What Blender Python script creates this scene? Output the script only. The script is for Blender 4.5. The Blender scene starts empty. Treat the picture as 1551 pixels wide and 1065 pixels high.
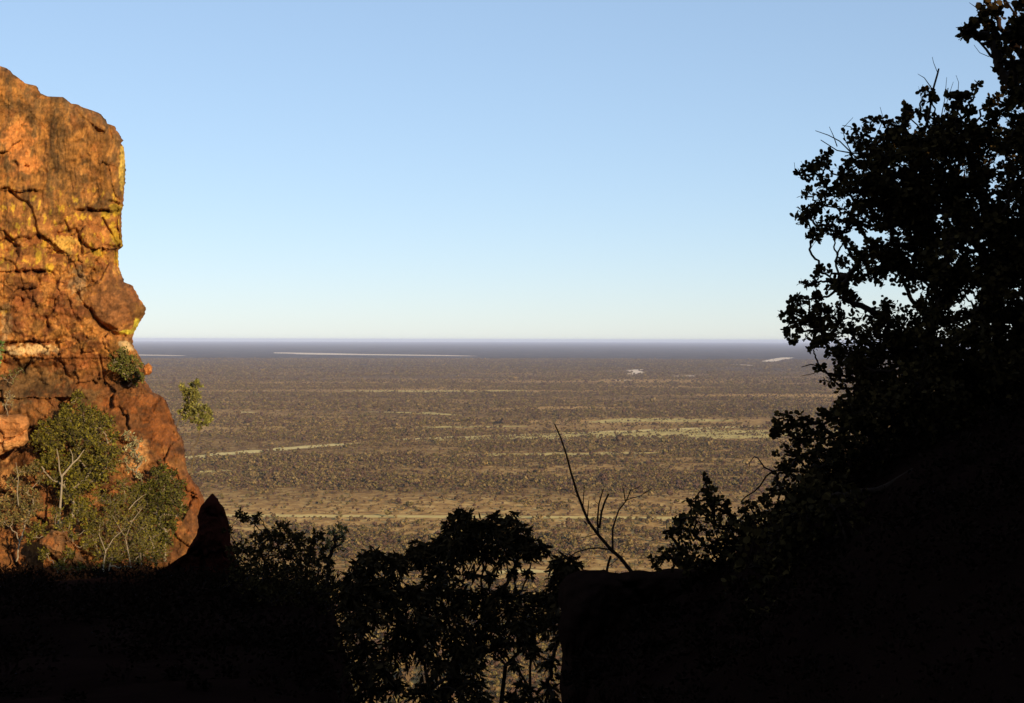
import bpy, math, random
import numpy as np
from mathutils import Vector, Matrix
random.seed(7); RNG = np.random.default_rng(7)
S = bpy.context.scene
C = S.collection
# ------------------------------------------------------------------ camera
W0, H0, F0 = 1551.0, 1065.0, 2154.0      # photograph's frame and focal length in its pixels
CAMZ = 200.0
PITCH = math.radians(-0.475); ROLL = math.radians(-0.13)
cam = bpy.data.cameras.new('camera'); co = bpy.data.objects.new('camera', cam); C.objects.link(co)
cam.sensor_width = 36.0; cam.lens = 36.0 * F0 / W0; cam.clip_start = 0.1; cam.clip_end = 300000.0
R = Matrix.Rotation(math.radians(90) + PITCH, 3, 'X') @ Matrix.Rotation(-ROLL, 3, 'Z')
co.matrix_world = Matrix.Translation((0, 0, CAMZ)) @ R.to_4x4()
S.camera = co
RM = np.array(R)
def P(px, py, D):
    """world point seen at photo pixel (px, py) at distance D ahead (arrays allowed)"""
    px, py, D = np.broadcast_arrays(np.asarray(px, float), np.asarray(py, float), np.asarray(D, float))
    v = np.stack([(px - W0/2)/F0, -(py - H0/2)/F0, -np.ones_like(px)], -1) @ RM.T
    return v * (D / v[..., 1])[..., None] + np.array([0, 0, CAMZ])
def G(px, py, z=0.0):
    """point of the plain seen at photo pixel"""
    v = RM @ np.array([(px - W0/2)/F0, -(py - H0/2)/F0, -1.0])
    t = (z - CAMZ) / v[2]
    return np.array([v[0]*t, v[1]*t, z])
# ------------------------------------------------------------------ noise (numpy)
def _hash(ix, iy, seed):
    h = (ix.astype(np.int64)*374761393 + iy.astype(np.int64)*668265263 + seed*1442695041) & 0xffffffff
    h = ((h ^ (h >> 13))*1274126177) & 0xffffffff
    return ((h ^ (h >> 16)) & 0xffff)/65535.0
def pn(x, y, seed=0):
    x, y = np.broadcast_arrays(np.asarray(x, float), np.asarray(y, float))
    ix = np.floor(x); iy = np.floor(y); fx = x-ix; fy = y-iy
    ix = ix.astype(np.int64); iy = iy.astype(np.int64)
    def g(dx, dy):
        a = _hash(ix+dx, iy+dy, seed)*2*np.pi
        return np.cos(a)*(fx-dx) + np.sin(a)*(fy-dy)
    u = fx*fx*fx*(fx*(fx*6-15)+10); v = fy*fy*fy*(fy*(fy*6-15)+10)
    a = g(0,0)*(1-u)+g(1,0)*u; b = g(0,1)*(1-u)+g(1,1)*u
    return (a*(1-v)+b*v)*1.5
def fbm(x, y, seed=0, o=5, gain=.5):
    s = 0; a = 1; t = 0
    for i in range(o):
        s = s + a*pn(np.asarray(x)*2**i + i*7.3, np.asarray(y)*2**i + i*3.1, seed+i*17); t += a; a *= gain
    return s/t*1.6
def ss(a, b, x):
    t = np.clip((np.asarray(x, float)-a)/(b-a), 0, 1); return t*t*(3-2*t)
def seglines(X, Y, pl):
    d = np.full(X.shape, 1e9)
    for (x0, y0), (x1, y1) in zip(pl[:-1], pl[1:]):
        dx, dy = x1-x0, y1-y0; L = dx*dx+dy*dy+1e-9
        t = np.clip(((X-x0)*dx+(Y-y0)*dy)/L, 0, 1)
        d = np.minimum(d, np.hypot(X-x0-t*dx, Y-y0-t*dy))
    return d
def inpoly(X, Y, poly):
    c = np.zeros(np.shape(X), bool); n = len(poly)
    for i in range(n):
        x0, y0 = poly[i]; x1, y1 = poly[(i+1) % n]
        if y0 == y1: continue
        k = ((y0 > Y) != (y1 > Y)) & (X < (x1-x0)*(Y-y0)/(y1-y0)+x0)
        c ^= k
    return c
# ------------------------------------------------------------------ objects
def tag(o, label=None, cat=None, group=None, kind=None):
    if label: o['label'] = label
    if cat: o['category'] = cat
    if group: o['group'] = group
    if kind: o['kind'] = kind
    return o
def mesh(name, V, faces, mat, parent=None, col=None, smooth=False):
    """faces: (N,k) int array or list of such arrays"""
    V = np.asarray(V, np.float32)
    fl = faces if isinstance(faces, list) else [faces]
    fl = [np.asarray(f, np.int32) for f in fl if len(f)]
    m = bpy.data.meshes.new(name)
    org = np.zeros(3, np.float32) if parent is None else np.array(parent.location, np.float32)
    m.vertices.add(len(V)); m.vertices.foreach_set('co', (V-org).ravel())
    li = np.concatenate([f.ravel() for f in fl]); m.loops.add(len(li)); m.loops.foreach_set('vertex_index', li)
    tot = np.concatenate([np.full(len(f), f.shape[1], np.int32) for f in fl])
    st = np.concatenate([[0], np.cumsum(tot)[:-1]]).astype(np.int32)
    m.polygons.add(len(tot)); m.polygons.foreach_set('loop_start', st); m.polygons.foreach_set('loop_total', tot)
    if smooth: m.polygons.foreach_set('use_smooth', np.ones(len(tot), bool))
    if col is not None:
        a = m.color_attributes.new('tone', 'FLOAT_COLOR', 'POINT')
        c = np.ones((len(V), 4), np.float32); c[:, :3] = col; a.data.foreach_set('color', c.ravel())
    m.update(calc_edges=True); m.validate()
    m.materials.append(mat)
    o = bpy.data.objects.new(name, m); C.objects.link(o)
    if parent is not None: o.parent = parent
    return o
def empty(name, loc):
    o = bpy.data.objects.new(name, None); o.location = [float(v) for v in loc]; C.objects.link(o); return o
def grid_faces(nr, nc):
    i = np.arange(nr*nc).reshape(nr, nc)
    return np.stack([i[:-1, :-1], i[:-1, 1:], i[1:, 1:], i[1:, :-1]], -1).reshape(-1, 4)
# ------------------------------------------------------------------ materials
def mat(name, base=(.2, .2, .2), rough=.85, spec=.25, attr=False, mul=1.0, noise=None, bump=None):
    """noise: (scale, low, high) multiplies the colour; bump: (scale, strength, distance)"""
    m = bpy.data.materials.new(name); m.use_nodes = True
    nt = m.node_tree; b = nt.nodes['Principled BSDF']
    b.inputs['Roughness'].default_value = rough; b.inputs['Specular IOR Level'].default_value = spec
    src = None
    if attr:
        a = nt.nodes.new('ShaderNodeAttribute'); a.attribute_name = 'tone'; src = a.outputs['Color']
    else:
        a = nt.nodes.new('ShaderNodeRGB'); a.outputs[0].default_value = (*base, 1); src = a.outputs[0]
    if noise:
        tc = nt.nodes.new('ShaderNodeTexCoord')
        n = nt.nodes.new('ShaderNodeTexNoise'); n.inputs['Scale'].default_value = noise[0]; n.inputs['Detail'].default_value = 8
        n.inputs['Roughness'].default_value = .65
        nt.links.new(tc.outputs['Object'], n.inputs['Vector'])
        mr = nt.nodes.new('ShaderNodeMapRange'); mr.inputs['From Min'].default_value = .3; mr.inputs['From Max'].default_value = .7
        mr.inputs['To Min'].default_value = noise[1]; mr.inputs['To Max'].default_value = noise[2]
        nt.links.new(n.outputs['Fac'], mr.inputs['Value'])
        mx = nt.nodes.new('ShaderNodeVectorMath'); mx.operation = 'SCALE'
        nt.links.new(src, mx.inputs[0]); nt.links.new(mr.outputs[0], mx.inputs['Scale']); src = mx.outputs[0]
    nt.links.new(src, b.inputs['Base Color'])
    if bump:
        tc = nt.nodes.new('ShaderNodeTexCoord')
        n = nt.nodes.new('ShaderNodeTexNoise'); n.inputs['Scale'].default_value = bump[0]; n.inputs['Detail'].default_value = 10
        n.inputs['Roughness'].default_value = .7
        nt.links.new(tc.outputs['Object'], n.inputs['Vector'])
        bp = nt.nodes.new('ShaderNodeBump'); bp.inputs['Strength'].default_value = bump[1]; bp.inputs['Distance'].default_value = bump[2]
        nt.links.new(n.outputs['Fac'], bp.inputs['Height']); nt.links.new(bp.outputs[0], b.inputs['Normal'])
    return m
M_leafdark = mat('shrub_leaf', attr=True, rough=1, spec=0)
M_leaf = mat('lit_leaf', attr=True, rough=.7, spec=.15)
M_bark = mat('bark', (.028, .015, .009), spec=.05, noise=(30, .6, 1.4))
M_brown = mat('brown_bark', (.16, .11, .06), spec=.05, noise=(8, .7, 1.2))
M_pale = mat('pale_bark', (.30, .23, .14), spec=.1, noise=(8, .7, 1.2))
M_rock = mat('sandstone', attr=True, rough=.92, spec=.1, noise=(2.2, .62, 1.38), bump=(5, .8, .12))
M_shaderock = mat('shade_tinted_rock', (.020, .009, .006), rough=1, spec=0, noise=(3, .6, 1.4), bump=(6, .9, .08))  # near-black base colour carries the boulder's deep shade
M_spur = mat('shaded_red_rock', (.030, .007, .004), rough=1, spec=0, noise=(1.5, .5, 1.6), bump=(3, .9, .15))  # the spur's shade is put into this very dark red
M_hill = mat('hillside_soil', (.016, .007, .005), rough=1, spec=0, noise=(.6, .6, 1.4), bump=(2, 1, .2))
# ------------------------------------------------------------------ sun, sky, exposure
SUN_EL = math.radians(15.0); SUN_AZ = math.radians(35.0)      # azimuth: to the right of straight behind the camera
hs = np.array([math.sin(SUN_AZ), -math.cos(SUN_AZ)]); hp = np.array([math.cos(SUN_AZ), math.sin(SUN_AZ)])
dsun = Vector((hs[0]*math.cos(SUN_EL), hs[1]*math.cos(SUN_EL), math.sin(SUN_EL)))
L = bpy.data.lights.new('sun', 'SUN'); L.energy = 4.6; L.angle = math.radians(.5); L.color = (1.0, .80, .54)
lo = bpy.data.objects.new('sun', L); C.objects.link(lo); lo.rotation_euler = dsun.to_track_quat('Z', 'Y').to_euler()
w = bpy.data.worlds.new('World'); S.world = w; w.use_nodes = True
nt = w.node_tree; sky = nt.nodes.new('ShaderNodeTexSky'); sky.sky_type = 'NISHITA'; sky.sun_disc = False
sky.sun_elevation = SUN_EL; sky.sun_rotation = math.atan2(dsun.x, dsun.y)
sky.altitude = 4900; sky.air_density = 1.61; sky.dust_density = 7.7; sky.ozone_density = 4.1
bg = nt.nodes['Background']; bg.inputs['Strength'].default_value = 0.134
gm = nt.nodes.new('ShaderNodeGamma'); gm.inputs['Gamma'].default_value = .55; nt.links.new(sky.outputs[0], gm.inputs[0])
tn = nt.nodes.new('ShaderNodeVectorMath'); tn.operation = 'MULTIPLY'; tn.inputs[1].default_value = (1.90, 1.91, 2.01)
nt.links.new(gm.outputs[0], tn.inputs[0]); nt.links.new(tn.outputs[0], bg.inputs[0])
S.view_settings.view_transform = 'Standard'; S.view_settings.look = 'None'; S.view_settings.gamma = 1
S.view_settings.exposure = 0.30
S.cycles.use_denoising = True
S.cycles.max_bounces = 6; S.cycles.diffuse_bounces = 3; S.cycles.volume_bounces = 0
# ------------------------------------------------------------------ the plain
rng_r = np.concatenate([[0], np.geomspace(300, 130000, 90)]); rng_a = np.linspace(-1.15, 1.15, 60)
A, Rr = np.meshgrid(rng_a, rng_r)
V = np.stack([Rr*np.sin(A), Rr*np.cos(A) - 250, 0*A], -1).reshape(-1, 3)
mg = bpy.data.materials.new('dry_savanna'); mg.use_nodes = True; nt = mg.node_tree
b = nt.nodes['Principled BSDF']; b.inputs['Roughness'].default_value = 1; b.inputs['Specular IOR Level'].default_value = .02
tc = nt.nodes.new('ShaderNodeTexCoord')
def nz(scale, detail=6, rough=.6, sx=1, sy=1):
    mp = nt.nodes.new('ShaderNodeMapping'); mp.inputs['Scale'].default_value = (sx, sy, 1); nt.links.new(tc.outputs['Object'], mp.inputs[0])
    n = nt.nodes.new('ShaderNodeTexNoise'); n.inputs['Scale'].default_value = scale; n.inputs['Detail'].default_value = detail
    n.inputs['Roughness'].default_value = rough; nt.links.new(mp.outputs[0], n.inputs['Vector']); return n.outputs['Fac']
def ramp(f, stops):
    r = nt.nodes.new('ShaderNodeValToRGB'); e = r.color_ramp.elements
    e[0].position = stops[0][0]; e[0].color = (*stops[0][1], 1); e[1].position = stops[-1][0]; e[1].color = (*stops[-1][1], 1)
    for p, c in stops[1:-1]:
        k = e.new(p); k.color = (*c, 1)
    nt.links.new(f, r.inputs[0]); return r.outputs[0]
base = ramp(nz(1/22., 9, .78), [(.36, (.15, .082, .036)), (.50, (.39, .22, .075)), (.62, (.62, .42, .16))])
big = ramp(nz(1/900., 5, .6, .45, 1), [(.38, (.55, .50, .46)), (.60, (1.3, 1.22, 1.05))])
mx = nt.nodes.new('ShaderNodeMix'); mx.data_type = 'RGBA'; mx.blend_type = 'MULTIPLY'; mx.inputs[0].default_value = 1
nt.links.new(base, mx.inputs[6]); nt.links.new(big, mx.inputs[7])
sp = nt.nodes.new('ShaderNodeSeparateXYZ'); nt.links.new(tc.outputs['Object'], sp.inputs[0])
fr_ = nt.nodes.new('ShaderNodeMapRange'); fr_.inputs['From Min'].default_value = 5000; fr_.inputs['From Max'].default_value = 12000; fr_.interpolation_type = 'SMOOTHSTEP'
nt.links.new(sp.outputs['Y'], fr_.inputs['Value'])
wood = ramp(nz(1/260., 8, .75, .8, .6), [(.36, (.050, .034, .026)), (.5, (.085, .058, .042)), (.66, (.16, .115, .08))])
m2_ = nt.nodes.new('ShaderNodeMix'); m2_.data_type = 'RGBA'
nt.links.new(fr_.outputs[0], m2_.inputs[0]); nt.links.new(mx.outputs[2], m2_.inputs[6]); nt.links.new(wood, m2_.inputs[7])
nt.links.new(m2_.outputs[2], b.inputs['Base Color'])
tag(mesh('ground', V, grid_faces(len(rng_r), len(rng_a))[:, ::-1], mg), kind='structure')
# clearings, tracks and pans lie on the plain
M_grass = mat('pale_dry_grass', (.74, .54, .20), rough=1, spec=.02, noise=(.05, .7, 1.25))
M_pan = mat('white_clay_pan', (.88, .66, .44), rough=1, spec=.05, noise=(.006, .65, 1.2))
M_track = mat('tan_track', (.68, .48, .16), rough=1, spec=.02, noise=(.05, .8, 1.2))
M_band = mat('thin_yellow_grass', (.58, .41, .13), rough=1, spec=.02, noise=(.03, .45, 1.5))
CLEAR = []       # (polyline in metres, half width, share of bushes removed)
def strip(name, pts, wid, m, z, ragged=.25, cut=None):
    cut = cut or {'dirt_track': .78, 'salt_pan': .98, 'grass_clearing': .55}[name]
    g = np.array([G(*p)[:2] for p in pts])
    s = np.concatenate([[0], np.cumsum(np.hypot(*np.diff(g, axis=0).T))])
    n = max(12, int(s[-1]/wid*2)); n = min(n, 500); t = np.linspace(0, s[-1], n)
    c = np.stack([np.interp(t, s, g[:, 0]), np.interp(t, s, g[:, 1])], -1)
    d = np.gradient(c, axis=0); d /= np.linalg.norm(d, axis=1)[:, None]; nn = np.stack([-d[:, 1], d[:, 0]], -1)
    sd = random.randrange(999)
    taper = np.clip(np.minimum(t, s[-1]-t)/(2*wid), .05, 1)**.5
    a = wid/2*taper*(1+ragged*2*pn(t/wid*.8, 0*t, sd)); bb = wid/2*taper*(1+ragged*2*pn(t/wid*.8, 0*t+5, sd+1))
    V = np.concatenate([np.c_[c+nn*a[:, None], np.full(n, z)], np.c_[c-nn*bb[:, None], np.full(n, z)]])
    i = np.arange(n-1); F = np.stack([i, i+n, i+n+1, i+1], -1)[:, ::-1]
    o = mesh(name, V, F, m); tag(o, kind='structure')
    CLEAR.append((c[::max(1, n//60)], wid/2, cut))
    return o
strip('dirt_track', [(150, 779), (335, 781), (640, 782.5), (900, 784), (1180, 786), (1400, 788)], 22, M_track, .10, .12, .93)
strip('dirt_track', [(200, 706), (285, 694), (400, 682), (500, 674.5), (545, 671)], 46, M_grass, .12, .6, .8)
strip('dirt_track', [(600, 666), (640, 664), (840, 657.5), (980, 652), (1170, 645), (1350, 640)], 44, M_grass, .12, .8, .62)
strip('salt_pan', [(425, 534), (500, 536.5), (620, 538), (715, 539.5)], 1000, M_pan, .5)
strip('salt_pan', [(180, 537), (225, 538), (272, 539)], 900, M_pan, .5)
strip('salt_pan', [(933, 576.5), (957, 576)], 150, M_pan, .5)
strip('salt_pan', [(944, 567.5), (958, 567), (968, 564), (958, 561.5), (972, 559.5)], 75, M_pan, .5)
strip('salt_pan', [(1028, 570.5), (1047, 569)], 150, M_pan, .5)
strip('salt_pan', [(1163, 548), (1178, 544.5), (1194, 541.5)], 160, M_pan, .5)
strip('salt_pan', [(1110, 552), (1140, 554)], 150, M_pan, .5)
strip('grass_clearing', [(900, 640), (980, 636), (1110, 637)], 330, M_band, .14, .5)
strip('grass_clearing', [(900, 664), (1050, 662), (1190, 656), (1300, 652)], 250, M_band, .16, .5)
strip('grass_clearing', [(640, 668), (760, 664), (900, 658), (1180, 652)], 150, M_band, .15, .6)
strip('grass_clearing', [(700, 690), (860, 688), (1000, 686)], 70, M_band, .17, .6)
strip('grass_clearing', [(280, 716), (345, 712)], 90, M_band, .18, .5)
strip('grass_clearing', [(355, 624), (385, 625)], 110, M_grass, .2, .5)
strip('grass_clearing', [(560, 624), (620, 625), (700, 629)], 90, M_band, .2, .5)
strip('grass_clearing', [(620, 648), (720, 646), (800, 646)], 90, M_band, .2, .5)
strip('grass_clearing', [(520, 592), (700, 593), (800, 591)], 200, M_band, .2, .5)
strip('grass_clearing', [(740, 868), (790, 865), (850, 868)], 26, M_grass, .2, .5)
# bushes of the plain: a mass nobody could count, one object with instanced bushes
def bush_proto(name, cols, n, seed):
    r = np.random.default_rng(seed)
    u = r.normal(size=(n, 3)); u /= np.linalg.norm(u, axis=1)[:, None]; rad = r.uniform(.45, 1, n)[:, None]
    c = u*rad*np.array([.52, .52, .36]) + np.array([0, 0, .55])
    c[:, :2] += .15*pn(c[:, :2]*3, c[:, 2:]*3, seed)
    s = r.uniform(.10, .22, n)[:, None]
    a = np.cross(u, r.normal(size=(n, 3))); a /= np.linalg.norm(a, axis=1)[:, None]; bb = np.cross(u+.4*r.normal(size=(n, 3)), a)
    V = np.concatenate([c+a*s, c+bb*s, c-a*s, c-bb*s]); i = np.arange(n)
    F = np.stack([i, i+n, i+2*n, i+3*n], -1)
    cc = np.array(cols)[r.integers(0, len(cols), n)]*r.uniform(.7, 1.3, (n, 1)); cc = np.tile(cc, (4, 1))
    # trunk
    k = len(V); T = np.array([[-.04, 0, 0], [.04, 0, 0], [.02, 0, .45], [-.02, 0, .45], [0, -.04, 0], [0, .04, 0], [0, .02, .45], [0, -.02, .45]])
    V = np.concatenate([V, T]); F = np.concatenate([F, [[k, k+1, k+2, k+3], [k+4, k+5, k+6, k+7]]])
    cc = np.concatenate([cc, np.full((8, 3), .06)])
    return V, F, cc
M_bush = mat('savanna_bush', attr=True, rough=.9, spec=.05)
protos = []
PAL = [[(.135, .082, .036), (.105, .064, .030)], [(.21, .138, .052), (.25, .168, .060)], [(.10, .056, .034), (.12, .068, .040)], [(.155, .112, .036), (.12, .086, .030)]]
pc = bpy.data.collections.new('bush_kinds')
for k, pal in enumerate(PAL):
    V, F, cc = bush_proto('bush', pal, 60, k+3)
    o = mesh('savanna_bush', V, F, M_bush, col=cc); C.objects.unlink(o); pc.objects.link(o)
    protos.append(o)
pts = []; scl = []
def sample(r0, r1, per, size):
    n = int(.5*.80*(r1*r1-r0*r0)/per)
    r = np.sqrt(RNG.uniform(r0*r0, r1*r1, n)); a = RNG.uniform(-.40, .40, n)
    x = r*np.sin(a); y = r*np.cos(a)
    d = 1.9*fbm(x/1100, y/380, 5, 5) + .7*fbm(x/60, y/60, 9, 2)
    keep = RNG.uniform(size=n) < np.clip(.58+1.15*d, .10, 1)
    for c, hw, cut in CLEAR:
        near = keep.copy(); bb = (x > c[:, 0].min()-hw) & (x < c[:, 0].max()+hw) & (y > c[:, 1].min()-hw) & (y < c[:, 1].max()+hw)
        idx = np.where(near & bb)[0]
        if len(idx):
            dd = seglines(x[idx], y[idx], [tuple(q) for q in c])
            keep[idx[(dd < hw*.95) & (RNG.uniform(size=len(idx)) < cut)]] = False
    x, y = x[keep], y[keep]
    pts.append(np.c_[x, y, np.zeros(len(x))]); scl.append(RNG.lognormal(-.05, .42, len(x))*size)
sample(560, 1500, 10, 2.2); sample(1500, 3200, 17, 2.6); sample(3200, 6500, 45, 3.4); sample(6500, 15000, 240, 4.8)
pv = np.concatenate(pts); sv = np.concatenate(scl)
print('bushes', len(pv))
sm = bpy.data.meshes.new('savanna_bushes'); sm.vertices.add(len(pv)); sm.vertices.foreach_set('co', pv.astype(np.float32).ravel())
at = sm.attributes.new('size', 'FLOAT', 'POINT'); at.data.foreach_set('value', sv.astype(np.float32))
so = bpy.data.objects.new('savanna_bushes', sm); C.objects.link(so)
tag(so, kind='stuff', label='endless dry bushes and thorn scrub covering the plain below')
ng = bpy.data.node_groups.new('scatter', 'GeometryNodeTree')
ng.interface.new_socket('Geometry', in_out='INPUT', socket_type='NodeSocketGeometry')
ng.interface.new_socket('Geometry', in_out='OUTPUT', socket_type='NodeSocketGeometry')
N = ng.nodes; gi = N.new('NodeGroupInput'); go = N.new('NodeGroupOutput'); iop = N.new('GeometryNodeInstanceOnPoints')
ci = N.new('GeometryNodeCollectionInfo'); ci.inputs['Collection'].default_value = pc; ci.inputs['Separate Children'].default_value = True
ci.inputs['Reset Children'].default_value = True
iop.inputs['Pick Instance'].default_value = True
rv = N.new('FunctionNodeRandomValue'); rv.data_type = 'FLOAT_VECTOR'; rv.inputs[1].default_value = (0, 0, 6.283)
na = N.new('GeometryNodeInputNamedAttribute'); na.data_type = 'FLOAT'; na.inputs['Name'].default_value = 'size'
ng.links.new(gi.outputs[0], iop.inputs['Points']); ng.links.new(ci.outputs[0], iop.inputs['Instance'])
ng.links.new(rv.outputs[0], iop.inputs['Rotation']); ng.links.new(na.outputs[0], iop.inputs['Scale']); ng.links.new(iop.outputs[0], go.inputs[0])
so.modifiers.new('scatter', 'NODES').node_group = ng
# ------------------------------------------------------------------ hillside round the camera (relative heights)
Wq = [(-200, 30), (-60, 30), (-20, 28), (0, 20), (5, 10.5), (7.3, 9.5), (11.0, 9.0), (11.8, 10.9), (13.2, 12.2), (18.1, 13.7), (21.2, 14.1), (28.8, 13.6), (36, 17), (50, 28), (110, 28), (190, -70), (800, -130)]  # skyline of the unseen wall, set to steer where its shadow ends
def terrain(x, y):
    r = np.hypot(x, y); yy = np.maximum(y, .5); az = x/yy
    # gully straight ahead
    gz = -1.65 - .33*np.maximum(y-1.2, 0)
    # left shoulder
    lz = -1.65 - .11*np.clip(y, 0, 25) - .165*np.clip(y-25, 0, 60) - .6*np.maximum(y-85, 0)
    wl = ss(-.075, -.135, az)*ss(0, 6, y)
    wl = wl*np.where(y > 27, ss(-.19, -.23, az)*ss(27, 45, y) + (1-ss(27, 45, y)), 1)
    # right bank, highest at about ten metres ahead
    zb = np.interp(az, [-.02, .04, .15, .19, .235, .27, .30, .37, .6, 1.2], [-3.2, -2.4, -1.75, -1.35, -.95, -.62, -.4, 0, 1.0, 3.2])
    rz = np.where(y < 10, -1.65*(1-y/10)+zb*np.maximum(y, 0)/10, zb-.42*(y-10))
    wr = ss(.0, .06, az)*ss(0, 4, y)
    z = gz*(1-wl)*(1-wr) + lz*wl + rz*wr
    z = np.where(y <= 0, -1.65+0*y, z)
    z = z + np.clip(r/12, 0.05, 1)*.25*fbm(x/3, y/3, 3, 4)*np.clip(1-0*r, 0, 1)
    # unseen rock wall behind, its skyline shaped to shade the foreground
    al = x*hs[0]+y*hs[1]; q = x*hp[0]+y*hp[1]
    top = np.interp(q, [a for a, _ in Wq], [c for _, c in Wq]) + .12*fbm(q/2.0, 0*q, 8, 3)
    up = ss(21, 24, al + .5*fbm(x/3, y/3, 21, 3))
    z = z*(1-up) + top*up
    return z
def axis(lo, hi, fine, k):
    n = 0; a = [0.0]
    while a[-1] < hi: a.append(a[-1]+fine*(1+abs(a[-1])*k))
    bck = [0.0]
    while bck[-1] > lo: bck.append(bck[-1]-fine*(1+abs(bck[-1])*k))
    return np.array(bck[:0:-1]+a)
ax = axis(-420, 420, .3, .035); ay = axis(-160, 640, .3, .03)
X, Y = np.meshgrid(ax, ay); Z = terrain(X, Y) + CAMZ
Z = np.maximum(Z, -1.5)
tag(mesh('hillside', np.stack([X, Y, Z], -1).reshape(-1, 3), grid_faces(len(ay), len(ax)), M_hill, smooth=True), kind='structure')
def ground(x, y):
    return float(terrain(np.array([x*1.0]), np.array([y*1.0]))[0]) + CAMZ
# ------------------------------------------------------------------ the cliff
SIL = [(-259, 18), (-160, 42), (-80, 60), (-30, 84), (0, 100), (10, 103), (20, 112), (38, 126), (55, 130), (62, 142), (72, 146), (96, 147), (108, 157), (114, 157.6),
       (117, 158.2), (127, 163), (150, 171), (157, 177), (163, 187), (173, 191), (182, 205), (186, 213), (184, 217), (188, 226), (190, 250), (190, 270), (187, 300), (187, 312), (184, 320), (184, 350),
       (186, 372), (184, 376), (179, 379), (180, 404), (188, 427), (201, 433), (208, 446), (213, 455), (221, 466), (220, 475), (211, 489), (204, 503), (201, 509), (201, 522), (206, 530), (212, 541), (219, 556), (219, 576), (228, 588), (231, 594),
       (248, 602), (253, 611), (262, 634), (270, 655), (278, 668), (280, 690), (283, 712), (292, 728), (302, 740), (309, 756), (314, 800), (330, 870), (360, 960), (400, 1040)]
sy = np.array([p[1] for p in SIL]); sx = np.array([p[0] for p in SIL])
NR, NC, NB = 760, 440, 26
al_ = np.concatenate([[0], np.cumsum(np.hypot(np.diff(sx)*.8, np.diff(sy)))])
ry = np.interp(np.linspace(0, al_[-1], NR), al_, sy); ry = np.clip(ry, 19, 1035); E = np.interp(ry, sy, sx) + 1.6*pn(ry/5, ry*0, 41) + .9*pn(ry/2, 0*ry, 42)
xg = np.concatenate([np.linspace(-262, -20, 60, endpoint=False), np.linspace(-20, 402, NC-60)]); xg[0] = -262
PX = np.minimum(xg[None, :], E[:, None]); PY = np.repeat(ry[:, None], NC, 1)
mpp = 78/F0
dm = seglines(PX, PY, SIL)*mpp
# base distance
CD = [(0, 80), (380, 79.5), (400, 79.0), (520, 79.2), (575, 80.0), (600, 79.2), (640, 78.2), (700, 76.5), (780, 74.5), (870, 71.5), (1040, 67)]
def cliff_D(px, py):
    return np.interp(py, [a for a, _ in CD], [c for _, c in CD]) - .30*np.clip((190-px)*mpp, -4, 16) + ss(250, 330, px)*1.5
D = cliff_D(PX, PY)
rr = 1.5; q = np.clip(dm, 0, rr); D = D + rr*(1-np.sqrt(np.clip(1-(1-q/rr)**2, 0, 1)))*1.1
wx = PX + 9*fbm(PX/40, PY/40, 51, 3); wy = PY + 9*fbm(PX/40, PY/40, 52, 3)
def vor(X, Y, seeds):
    f1 = np.full(X.shape, 1e9); f2 = f1.copy(); idx = np.zeros(X.shape, int)
    for i, (a, c, kx, ky) in enumerate(seeds):
        d = np.hypot((X-a)*kx, (Y-c)*ky)
        m = d < f1; f2 = np.where(m, f1, np.minimum(f2, d)); idx[m] = i; f1 = np.where(m, d, f1)
    return f1, f2, idx
sd = []
for i in range(26): sd.append((RNG.uniform(-262, 200), RNG.uniform(20, 370), 1.0, .6))
for i in range(70): sd.append((RNG.uniform(-262, 220), RNG.uniform(370, 620), .8, 1.1))
for i in range(60): sd.append((RNG.uniform(-262, 320), RNG.uniform(600, 1000), .9, .9))
f1, f2, idx = vor(wx, wy, sd)
ofs = RNG.uniform(-1, 1, len(sd)); tx = RNG.uniform(-1, 1, len(sd)); ty = RNG.uniform(-1, 1, len(sd))
sa = np.array(sd); up = ss(360, 300, PY)
amp = .16+.26*(1-up)
O = amp*ofs[idx] + (tx[idx]*(wx-sa[idx, 0])+ty[idx]*(wy-sa[idx, 1]))*.0055*(1-.6*up)
edge = f2-f1; crs = ss(-.15, .35, pn(PX/28, PY/28, 61))
O -= (.015+.30*(1-up))*crs*np.exp(-(edge/2.4)**2)
sd2 = [(RNG.uniform(-262, 330), RNG.uniform(20, 1000), RNG.uniform(.8, 1.3), RNG.uniform(.7, 1.2)) for i in range(620)]
g1, g2, id2 = vor(PX+5*fbm(PX/18, PY/18, 53, 3), PY+5*fbm(PX/18, PY/18, 54, 3), sd2)
o2 = RNG.uniform(-1, 1, 620); t2 = RNG.uniform(-1, 1, 620); s2 = np.array(sd2)
low = 1-ss(400, 340, PY)*.85
brk = low*(.35+.65*ss(-.2, .3, fbm(PX/70, PY/50, 64, 3)))
O += brk*(.13*o2[id2] + t2[id2]*(PX-s2[id2, 0])*.007) - brk*.05*np.exp(-((g2-g1)/1.8)**2)
sd3 = np.c_[RNG.uniform(-262, 330, 650), RNG.uniform(330, 900, 650)]
h1, h2, id3 = vor(PX+4*fbm(PX/9, PY/9, 55, 3), PY+4*fbm(PX/9, PY/9, 56, 3), [(a_, c_, 1.1, .85) for a_, c_ in sd3])
o3 = RNG.uniform(-1, 1, (650, 3)); j3 = .85*low*(1-up)
O += j3*(.055*o3[id3, 0] + .012*o3[id3, 1]*(PX-sd3[id3, 0]) + .012*o3[id3, 2]*(PY-sd3[id3, 1])) - j3*.07*ss(.0, .3, fbm(PX/40, PY/40, 57, 3))*np.exp(-((h2-h1)/1.3)**2)
O += .55*fbm(PX/110, PY/150, 71, 3) + .20*fbm(PX/26, PY/34, 72, 4)*(.5+.5*low)
O += up*(.09*fbm(PX/10, PY/55, 73, 3) + .05*fbm(PX/4, PY/16, 74, 3) + .10*np.abs(fbm(PX/20, PY/20, 78, 5)))
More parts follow.
